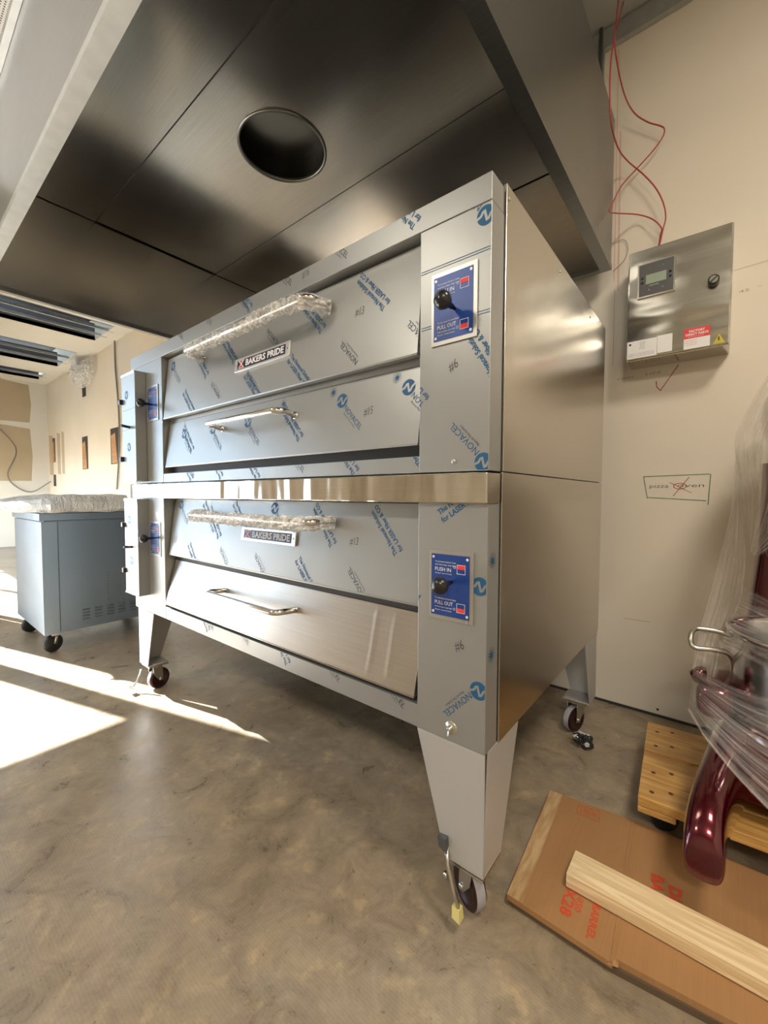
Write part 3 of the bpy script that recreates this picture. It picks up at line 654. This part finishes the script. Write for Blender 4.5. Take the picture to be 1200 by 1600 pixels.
def smooth(pts, n_=10):
    P = [Vector(p) for p in pts]; P = [P[0]*2-P[1]]+P+[P[-1]*2-P[-2]]; out = []
    for i in range(1, len(P)-2):
        for k in range(n_):
            t_ = k/n_; a, b, c, d_ = P[i-1:i+3]
            out.append(.5*((2*b)+(c-a)*t_+(2*a-5*b+4*c-d_)*t_*t_+(3*b-3*c+d_-a)*t_**3))
    out.append(P[-2]); return out
def cord(name, pts, r, m, label, cat='wire', group=None):
    g = G(m); g.tube(smooth(pts), r, 8); o = g.build(name); reorg(o, pts[-1]); return tag(o, label, cat, group)
Y1 = YW-.03
cord('red_wire', [(.004, 1.40, HC), (.004, 1.28, 3.22), (.004, 1.22, 3.10), (.010, 1.28, 3.02), (.020, 1.40, 2.98), (.055, 1.44, 2.912), (.109, 1.45, 2.848), (.159, 1.45, 2.804), (.176, 1.45, 2.778), (.166, 1.45, 2.742), (.123, 1.45, 2.696), (.064, 1.45, 2.651), (.012, 1.42, 2.585), (.005, 1.27, 2.43), (.004, 1.20, 2.352), (.012, 1.31, 2.398), (.079, 1.45, 2.436), (.141, 1.45, 2.388), (.176, 1.45, 2.334), (.172, 1.45, 2.302), (.162, 1.45, 2.21)], .003, cordred, 'red wire that loops out far right, then back to a sharp bend by the hood')
cord('red_wire', [(.006, 1.30, HC), (.005, 1.22, 3.13), (.006, 1.15, 2.96), (.004, 1.15, 2.84), (.006, 1.18, 2.72), (.012, 1.30, 2.69), (.030, 1.43, 2.70), (.095, 1.44, 2.613), (.147, 1.44, 2.527), (.180, 1.44, 2.445), (.192, 1.44, 2.373), (.182, 1.44, 2.315), (.164, 1.44, 2.21)], .003, cordred, 'red wire bulging right in one smooth curve down to the control cabinet')
cord('grey_wire', [(.004, 1.0, 2.19), (.004, 1.13, 2.29), (.005, 1.20, 2.348)], .002, cordg, 'short grey wire end on the hood side below the sharp bend of the red wire')
cord('grey_wire', [(-.045, YW-.008, 2.36), (.015, YW-.008, 2.36), (.035, YW-.008, 2.31), (.02, YW-.008, 2.26), (-.03, YW-.008, 2.22)], .0012, cordg, 'thin grey wire loop on the wall left of the control cabinet')
# ================================================================= far left hall
def cutout(name, x, z, w_, h_, label, wood_=True):
    g = G(darkgap); g.box(x-w_/2, x+w_/2, YW-.004, YW-.001, z-h_/2, z+h_/2)
    if wood_: g.use(studw); g.hexa([(x-w_*.30, YW-.012, z-h_*.48), (x+w_*.38, YW-.012, z-h_*.48), (x+w_*.38, YW-.004, z-h_*.48), (x-w_*.30, YW-.004, z-h_*.48), (x-w_*.38, YW-.012, z+h_*.3), (x+w_*.15, YW-.012, z+h_*.36), (x+w_*.15, YW-.004, z+h_*.36), (x-w_*.38, YW-.004, z+h_*.3)])
    o = g.build(name); reorg(o, (x, YW, z-h_/2)); return tag(o, label, 'wall opening', 'rough openings cut in the hall wall')
cutout('outlet_cutout', -8.36, 2.94, .20, .26, 'small upper slot cut in the wall under the wrapped light', False)
cutout('outlet_cutout', -8.39, 1.82, .30, .58, 'tall narrow wall opening showing wood, midway between the other two low ones')
cutout('outlet_cutout', -10.4, 2.0, .18, .50, 'thin dark wall slot nearest the far corner')
cutout('outlet_cutout', -10.4, 1.37, .18, .24, 'small low slot beneath the thin dark one near the far corner', False)
cutout('outlet_cutout', -6.95, 1.84, .34, .56, 'wide wall opening with torn edge beside the oven, behind the hanging cord')
g = G(mud)
for x, w_ in ((-10.62, .3), (-10.05, .22), (-9.75, .18)): g.decal([[(x-w_/2, 1.5), (x+w_/2, 1.48), (x+w_/2, 2.3), (x-w_/2, 2.34)]], lambda u, v: (u, YW-.0009, v), mud)
struct(g.build('wall_back_patch'))
cord('hanging_cord', [(-6.80, YW-.02, HC), (-6.79, YW-.02, 3.0), (-6.70, YW-.02, 2.4), (-6.71, YW-.02, 1.8), (-6.85, YW-.02, 1.16)], .012, cordg, 'long grey cord hanging down the hall wall from the ceiling slot', 'cord')
cord('hanging_cord', [(-10.82, .60, 2.55), (-10.82, .96, 2.02), (-10.82, .82, 1.50), (-10.82, .94, 1.24), (-10.82, 1.19, 1.13), (-10.6, 1.47, 1.35)], .010, cordg, 'curly grey cord on the far left wall with the tan patches', 'cord')
t = thing('wall_light', 'small wall light bundled in clear plastic, high on the hall wall', 'light', (-8.15, YW, 3.1))
g = G(mat('white_lamp_housing', (.7, .7, .68), .4)); g.box(-8.35, -7.95, YW-.10, YW-.001, 3.14, 3.26); g.lathe([(.03, 0), (.08, .06), (.08, .09)], (-8.12, YW-.12, 3.30), (.2, -1, -.2), 16); g.lathe([(.03, 0), (.08, .06), (.08, .09)], (-8.3, YW-.10, 3.24), (-.3, -1, -.2), 16); g.build('housing', t)
g = G(bubble); g.grid(16, 12, lambda u, v: (-8.62+.95*u, YW-.06-.2*math.sin(math.pi*u)*math.sin(math.pi*v)-.05*noise.noise((u*6, v*6, 2)), 3.38-.36*v-.10*math.sin(math.pi*u)*v), False); g.build('plastic_cover', t)
# prep table wrapped in plastic
TX = -3.05
t = thing('prep_table', 'refrigerated steel prep table on casters with plastic-wrapped top, left of the ovens', 'table', (-3.45, .15, 0))
tabm = steel('table_steel', (.26, .33, .40), .35, (3, 200, 200), .05, 2, .7)
g = G(tabm); g.box(-3.85, TX, -.20, .62, .14, .905); g.box(-3.86, TX+.008, -.215, -.13, .14, .90)
g.use(darksteel); g.box(TX, TX+.002, -.128, -.124, .15, .90)
g.use(mat('louver_dark', (.07, .08, .1), .5))
for c in range(5):
    for r_ in range(4): g.hexa([(TX, .0+c*.075, .20+r_*.022), (TX+.006, .0+c*.075, .20+r_*.022), (TX+.006, .045+c*.075, .20+r_*.022), (TX, .045+c*.075, .20+r_*.022), (TX, .0+c*.075, .208+r_*.022), (TX+.001, .0+c*.075, .208+r_*.022), (TX+.001, .045+c*.075, .208+r_*.022), (TX, .045+c*.075, .208+r_*.022)])
g.use(chrome)
for c in range(3):
    for r_ in range(12): g.box(TX, TX+.003, .155+c*.085, .163+c*.085, .27+r_*.022, .276+r_*.022)
g.build('cabinet', t, .003)
g = G(tabm); g.box(-3.88, TX+.012, -.225, .64, .908, .955); g.build('counter_edge', t)
g = G(tabm); g.box(-3.9, TX+.02, .12, .66, .957, 1.04); g.build('raised_rail', t)
g = G(whitewrap)
def wr(u, v):
    # cross-section round the top slab, open underneath
    P = [(-3.98, .965), (-4.0, 1.04), (-3.9, 1.075), (-3.45, 1.082), (-3.06, 1.075), (-2.99, 1.03), (-2.985, .985), (-3.02, .962)]
    q = v*(len(P)-1); i = min(int(q), len(P)-2); f = q-i; x = P[i][0]*(1-f)+P[i+1][0]*f; z = P[i][1]*(1-f)+P[i+1][1]*f
    y = -.40+.70*u; edge = max(0, 1-u/.45); z = z-(z-.955)*.5*edge*(1 if z > 1.0 else .3)
    pull = max(0, (-.17-y)/.23)**1.2; x -= pull*.5*max(0, (x+3.9)/.9); nz = noise.noise((x*7, y*7, z*7)); return (x+.018*nz, y+.02*noise.noise((x*9, y*5, 3)), z+.014*noise.noise((x*6, y*9, 7)))
g.grid(70, 42, wr, False); g.build('wrapped_top', t)
g = G(galv); g.box(-3.9, -3.05, -.20, .12, .958, .985); g.build('cutting_shelf', t)
def scaster(parent, x, y, r=.058, top=.138, ang=.2):
    caster(parent, x, y, ang, r, top, .045, wm=blackr)
for x, y in ((-3.13, -.14), (-3.78, -.14), (-3.13, .55), (-3.78, .55)):
    g = G(zinc); g.box(x-.04, x+.04, y-.04, y+.04, .134, .140); q = g.build('caster_mount', t); 
    dx, dy = math.cos(.4), math.sin(.4); g = G(blackr); g.lathe([(.02, -.016), (.055, -.016), (.060, -.010), (.060, .010), (.055, .016), (.02, .016)], (x+.01, y-.015, .060), (dx, dy, 0), 24); g.build('caster_wheel', q)
    g = G(zinc); g.box(x-.016, x+.03, y-.026, y+.02, .112, .134)
    for s_ in (-1, 1): g.tube([(x+dx*.021*s_, y+dy*.021*s_, .125), (x+.01+dx*.021*s_, y-.015+dy*.021*s_, .055)], .007, 6, sx=1.6)
    g.build('caster_fork', q)
# ================================================================= things on the floor, right
g = G(mat('black_crumpled_plastic', (.018, .018, .02), .2)); bm2 = g.bm
bmesh.ops.create_icosphere(bm2, subdivisions=4, radius=.034)
for v in bm2.verts:
    q = v.co.copy(); f = 1+.5*noise.noise(q*38)+.3*noise.noise(q*90); v.co = Vector((q.x*f*1.1, q.y*f, q.z*f*.72))
zmin = min(v.co.z for v in bm2.verts)
for v in bm2.verts: v.co.z -= zmin
g.use(mat('torn_grey_tape', (.45, .45, .44), .35))
for f in bm2.faces:
    if noise.noise(f.calc_center_median()*30+Vector((4, 0, 0))) > .28: f.material_index = 1
o = g.build('crumpled_tape'); o.location = (-.003, 1.0, .0); tag(o, 'crumpled ball of black tape on the concrete in front of the rear caster', 'tape')
# flattened carton
CZ = .03
t = thing('cardboard_carton', 'flattened brown cardboard carton with red print lying on the floor', 'box', (.5, .37, 0))
g = G(card)
A, B, Cc, Dd, F1, F2 = (-.021, .593), (.011, .123), (.26, .118), (1.25, .24), (.231, .622), (1.25, .65)
def slab(pts, z0, z1):
    g.prism(pts, 2, z0, z1)
slab([A, B, Cc, F1], .016, CZ); slab([(Cc[0]+.004, Cc[1]+.014), (Dd[0], Dd[1]), F2, (F1[0]+.003, F1[1]+.002)], .014, CZ+.001)
g.use(cardedge); slab([(A[0]+.004, A[1]-.004), (B[0]+.004, B[1]+.006), (Cc[0], Cc[1]+.006), (Dd[0], Dd[1]+.012), (F2[0], F2[1]-.01), (F1[0], F1[1]-.006)], .0, .0155)
g.use(card); g.hexa([(Cc[0]-.012, Cc[1]-.004, CZ-.006), (Cc[0]+.012, Cc[1]+.004, CZ-.006), (F1[0]+.012, F1[1], CZ-.006), (F1[0]-.012, F1[1], CZ-.006), (Cc[0]-.004, Cc[1], CZ+.0012), (Cc[0]+.004, Cc[1]+.01, CZ+.0025), (F1[0]+.004, F1[1]-.002, CZ+.0025), (F1[0]-.004, F1[1]-.002, CZ+.0012)])
fc = lambda u, v: (u, v, CZ+.0035 if u > .245 else CZ+.0008)
g.decal([[(-.021, .592), (.011, .124), (.052, .124), (.020, .598)]], lambda u, v: (u, v, CZ+.0006), tapem)
a = -R(86.5)
txt(g, '18X18X28', fc, redprint, .120, .372, .212, .027, a, None, .02); txt(g, 'B-050', fc, redprint, .157, .258, .068, .015, a, None, .01); txt(g, 'DISH BARREL', fc, redprint, .190, .318, .18, .017, a, None, .02)
txt(g, 'DISH', fc, redprint, .343, .424, .10, .027, a, None, .03); txt(g, 'BARREL', fc, redprint, .303, .436, .16, .028, a, None, .03)
r0 = [(.075, .585), (.140, .592), (.146, .545), (.081, .538)]
g.decal(stroke(r0+[r0[0]], .0016), fc, redprint); g.decal(stroke([(.087, .583), (.092, .543)], .0016), fc, redprint); g.decal(stroke([(.125+.010*math.cos(k*.7), .567+.010*math.sin(k*.7)) for k in range(10)], .0016), fc, redprint)
for k in range(3): g.decal(stroke([(.096+.006*k, .580), (.100+.006*k, .552)], .0022), fc, redprint)
g.decal([circ(.125, .567, .004, 10)], fc, redprint)
g.build('carton_sheet', t)
o = G(pine); o.box(.127, 1.2, .240, .334, CZ+.004, CZ+.042); o = o.build('wooden_plank', None, .002); reorg(o, (.66, .287, CZ+.004)); tag(o, 'pale pine board lying across the flattened cardboard', 'lumber')
# dolly
t = thing('wooden_dolly', 'varnished wooden dolly with black casters under the red mixer', 'dolly', (.59, .86, 0))
def DR(x, y): a_ = R(3.5); return (.246+x*math.cos(a_)-y*math.sin(a_), .590+x*math.sin(a_)+y*math.cos(a_))
for k, (y0, y1) in enumerate(((0, .112), (.115, .225), (.30, .41), (.413, .525))):
    g = G(dollyw); P = [DR(0, y0), DR(.74, y0), DR(.74, y1), DR(0, y1)]; g.hexa([(*p, .108) for p in P]+[(*p, .140) for p in P])
    g.use(mat('screw_dark%d' % k, (.08, .04, .02), .5))
    for x in (.035, .085):
        c_ = DR(x, (y0+y1)/2+(.012 if x > .05 else -.014)); g.decal([circ(*c_, .007, 10)], lambda u, v: (u, v, .1408), g.m[1])
    g.build('deck_board', t, .003)
g = G(dollyw); P = [DR(0, .225), DR(.74, .225), DR(.74, .30), DR(0, .30)]; g.hexa([(*p, .100) for p in P]+[(*p, .132) for p in P]); g.build('deck_board', t, .002)
for x in (.0, .64):
    g = G(dollyw); P = [DR(x, 0), DR(x+.1, 0), DR(x+.1, .525), DR(x, .525)]; g.hexa([(*p, .088) for p in P]+[(*p, .1075) for p in P]); g.build('cross_rail', t, .003)
for x, y in ((.07, .095), (.67, .095), (.07, .46), (.67, .46)):
    c_ = DR(x, y); g = G(blackr); g.lathe([(.012, -.015), (.036, -.015), (.041, -.009), (.041, .009), (.036, .015), (.012, .015)], (c_[0], c_[1], .041), (.5, -.85, 0), 24)
    g.use(blackp); g.box(c_[0]-.03, c_[0]+.03, c_[1]-.03, c_[1]+.03, .082, .088); g.tube([(c_[0]+.012, c_[1]-.02, .084), (c_[0]+.012, c_[1]-.02, .041)], .007, 6); g.tube([(c_[0]-.012, c_[1]+.02, .084), (c_[0]-.012, c_[1]+.02, .041)], .007, 6)
    g.build('caster', t)
# ================================================================= mixer
t = thing('stand_mixer', 'big burgundy stand mixer with steel bowl, swathed in clear stretch film, on the dolly', 'mixer', (.68, .85, .141))
def loft(g, secs, seg=20, p=2.6):
    """super-elliptic sections: centre, half axis vectors a and b"""
    rings = []
    for c, a_, b_ in secs:
        c, a_, b_ = Vector(c), Vector(a_), Vector(b_); ring = []
        for j in range(seg):
            an = 2*math.pi*j/seg; ca, sa = math.cos(an), math.sin(an)
            ring.append(g.bm.verts.new(c+a_*math.copysign(abs(ca)**(2/p), ca)+b_*math.copysign(abs(sa)**(2/p), sa)))
        rings.append(ring)
    for A_, B_ in zip(rings, rings[1:]):
        for j in range(seg): g._f([A_[j], A_[(j+1) % seg], B_[(j+1) % seg], B_[j]], True)
    g._f(rings[0][::-1]); g._f(rings[-1])
def mixer_foot(mx):
    g = G(burg); s_ = -1 if mx else 1; X = lambda x: 1.36-x if mx else x
    S = [(.414, .343, .152, .030, .010), (.414, .347, .178, .041, .034), (.414, .368, .202, .044, .058), (.415, .42, .222, .045, .080), (.428, .52, .237, .049, .096), (.455, .66, .252, .056, .110), (.49, .80, .272, .07, .13), (.55, .95, .3, .08, .15)]
    secs = []
    for i, (x, y, z, a_, b_) in enumerate(S):
        secs.append(((X(x), y, z), (a_, 0, 0), (0, -.15*b_, b_)))
    loft(g, secs); o = g.build('foot', t)
    md = o.modifiers.new('s', 'SUBSURF'); md.levels = 1; md.render_levels = 2; return o
mixer_foot(False); mixer_foot(True)
g = G(burg); loft(g, [((.68, .66, .285), (.24, 0, 0), (0, 0, .085)), ((.68, .80, .29), (.25, 0, 0), (0, 0, .11)), ((.68, 1.0, .30), (.25, 0, 0), (0, 0, .13))], 24, 4); g.build('base', t)
g = G(burg); loft(g, [((.68, 1.06, .145), (.22, 0, 0), (0, .16, 0)), ((.68, 1.06, .30), (.22, 0, 0), (0, .14, 0)), ((.68, 1.09, .45), (.19, 0, 0), (0, .10, 0)), ((.68, 1.10, .9), (.15, 0, 0), (0, .09, 0)), ((.68, 1.10, 1.2), (.15, 0, 0), (0, .10, 0))]); g.build('column', t)
g = G(burg); loft(g, [((.68, 1.28, 1.33), (.10, 0, 0), (0, 0, .09)), ((.68, 1.18, 1.34), (.15, 0, 0), (0, 0, .14)), ((.68, .95, 1.34), (.16, 0, 0), (0, 0, .16)), ((.68, .72, 1.33), (.14, 0, 0), (0, 0, .14)), ((.68, .62, 1.32), (.08, 0, 0), (0, 0, .08))], 24, 2.3); g.build('head', t)
# bowl with rim and tube handles
g = G(steel('bowl_steel', (.66, .66, .67), .16, (200, 200, 4), .05, 3, 1, .02, .03)); bc = (.675, .83, 0)
g.lathe([(.06, .245), (.14, .262), (.185, .31), (.205, .38), (.212, .48), (.215, .60), (.218, .655), (.226, .66), (.230, .668), (.226, .676), (.214, .674), (.208, .655), (.206, .5), (.198, .38), (.17, .31), (.06, .27)], bc, seg=56, caps=True); bo = g.build('bowl', t)
def bh(s_):
    X = lambda x: bc[0]+s_*(x-bc[0]); g = G(zinc)
    g.tube(smooth([(X(.472), .80, .43), (X(.470), .785, .55), (X(.455), .76, .595), (X(.42), .74, .605), (X(.375), .725, .605), (X(.362), .74, .618), (X(.362), .765, .640), (X(.375), .79, .650), (X(.42), .80, .650), (X(.468), .81, .640)], 6), .0075, 10)
    g.build('bowl_handle', bo)
bh(1); bh(-1)
# bowl yoke and its clamp
g = G(burg); loft(g, [((.50, .98, .44), (.05, 0, 0), (0, 0, .06)), ((.45, .86, .45), (.05, 0, 0), (0, 0, .055)), ((.425, .74, .445), (.05, 0, 0), (0, 0, .052)), ((.425, .70, .445), (.035, 0, 0), (0, 0, .04))], 20, 3.5)
loft(g, [((.385, .75, .495), (.018, 0, 0), (0, .03, 0)), ((.382, .745, .520), (.024, 0, 0), (0, .03, 0)), ((.39, .74, .538), (.014, 0, 0), (0, .02, 0))], 16, 2)
g.build('bowl_yoke', t)
g = G(burg); loft(g, [((.935, .98, .44), (.05, 0, 0), (0, 0, .06)), ((.925, .74, .445), (.05, 0, 0), (0, 0, .052))], 20, 3.5); g.build('bowl_yoke', t)
g = G(blackp); g.tube(smooth([(.56, 1.02, 1.05), (.555, .97, .92), (.60, .96, .82), (.66, .98, .72)]), .014, 10); g.build('power_cord', t)
# stretch film hung from the head round handle and bowl
def film_sheet(Lp, Rp, amp, n_=40, m=None, bulge=.03, nm='stretch_film', dirv=1):
    Ls, Rs = smooth(Lp, 10), smooth(Rp, 10); nv = len(Ls)-1; nv2 = len(Rs)-1; gg = G(m or stretch)
    def fn(u, v):
        i = v*nv; k = min(int(i), nv-1); a_ = Ls[k].lerp(Ls[k+1], i-k); j = v*nv2; k = min(int(j), nv2-1); b_ = Rs[k].lerp(Rs[k+1], j-k)
        p_ = a_.lerp(b_, u); q = Vector((u*14, v*1.3, 3)) if dirv else Vector((u*1.5, v*12, 3))
        p_.y += amp*(noise.noise(q)+.5*noise.noise(q*2.3))*min(1, 6*u); p_.y -= bulge*math.sin(math.pi*u); return p_
    gg.grid(n_, nv, fn); o = gg.build(nm, t); uv = o.data.uv_layers.new(name='UVMap')
    for p in o.data.polygons:
        for li, vi in zip(p.loop_indices, p.vertices): uv.data[li].uv = ((vi//(nv+1))/n_, (vi % (nv+1))/nv)
    return o
film_sheet([(.546, .85, 1.507), (.526, .85, 1.462), (.492, .83, 1.385), (.459, .82, 1.294), (.452, .80, 1.246), (.458, .80, 1.196), (.472, .82, 1.117), (.482, .84, 1.015), (.496, .86, .922)],
    [(.64, .80, 1.511), (.66, .66, 1.388), (.67, .58, 1.278), (.68, .56, 1.20), (.68, .56, 1.14), (.67, .60, 1.079), (.64, .68, 1.009), (.593, .80, .964), (.515, .86, .891)], .010, 60)
film_sheet([(.457, .84, 1.24), (.454, .86, 1.118), (.449, .86, 1.034), (.430, .85, .907), (.406, .83, .769), (.384, .80, .654), (.373, .76, .578), (.368, .73, .534)],
    [(.468, .86, 1.179), (.478, .88, 1.097), (.486, .90, .992), (.495, .92, .884), (.489, .92, .754), (.471, .90, .69), (.451, .86, .631), (.430, .80, .496)], .008, 36, bulge=.0)
film_sheet([(.487, .90, .79), (.472, .86, .721), (.450, .78, .668), (.434, .74, .619)], [(.62, .62, .752), (.611, .60, .719), (.608, .58, .661), (.607, .57, .60)], .02, 30, clearf, 0, dirv=0)
_lb = [(.364, .66, .429), (.392, .58, .420), (.412, .52, .418), (.472, .46, .378), (.53, .42, .343), (.604, .40, .291), (.717, .36, .224)]
def low_sheet():
    T = smooth([(.371, .70, .554), (.40, .66, .552), (.43, .63, .552), (.48, .58, .556), (.54, .54, .565), (.61, .50, .60), (.72, .44, .643)], 8); B = smooth(_lb, 8); n_, m_ = len(B)-1, 22
    gg = G(clearf)
    def fn(u, v):
        k = min(int(round(u*n_)), n_); p_ = T[k].lerp(B[k], v); p_.y += .006*noise.noise((u*2, v*11, 4)); return p_
    gg.grid(n_, m_, fn); o = gg.build('stretch_film', t); uv = o.data.uv_layers.new(name='UVMap')
    for p in o.data.polygons:
        for li, vi in zip(p.loop_indices, p.vertices): uv.data[li].uv = ((vi//(m_+1))/n_, (vi % (m_+1))/m_)
low_sheet()
g = G(stretch); P_ = smooth(_lb, 8)
g.tube(P_, .0035, 8, fn=lambda i, j: 1+.4*noise.noise((i*.8, j, 1))); g.build('stretch_film', t)
# ================================================================= ceiling lamps of the front room, out of view; the last is added fill
for i, ((x, y, z), e) in enumerate(LAMPS):
    t = thing('ceiling_light', ('flat ceiling light above the mixer corner', 'flat ceiling light at the back right of the room', 'added flat light at the back left of the room, unseen fill')[i], 'light', (x, y, z), 'flat ceiling lights')
    g = G(white); g.box(x-.32, x+.32, y-.32, y+.32, z+.01, HC-.001); g.build('housing', t)
    area('lamp', (x, y, z), (0, 0, 0), .6, .6, e, (1, .90, .76))
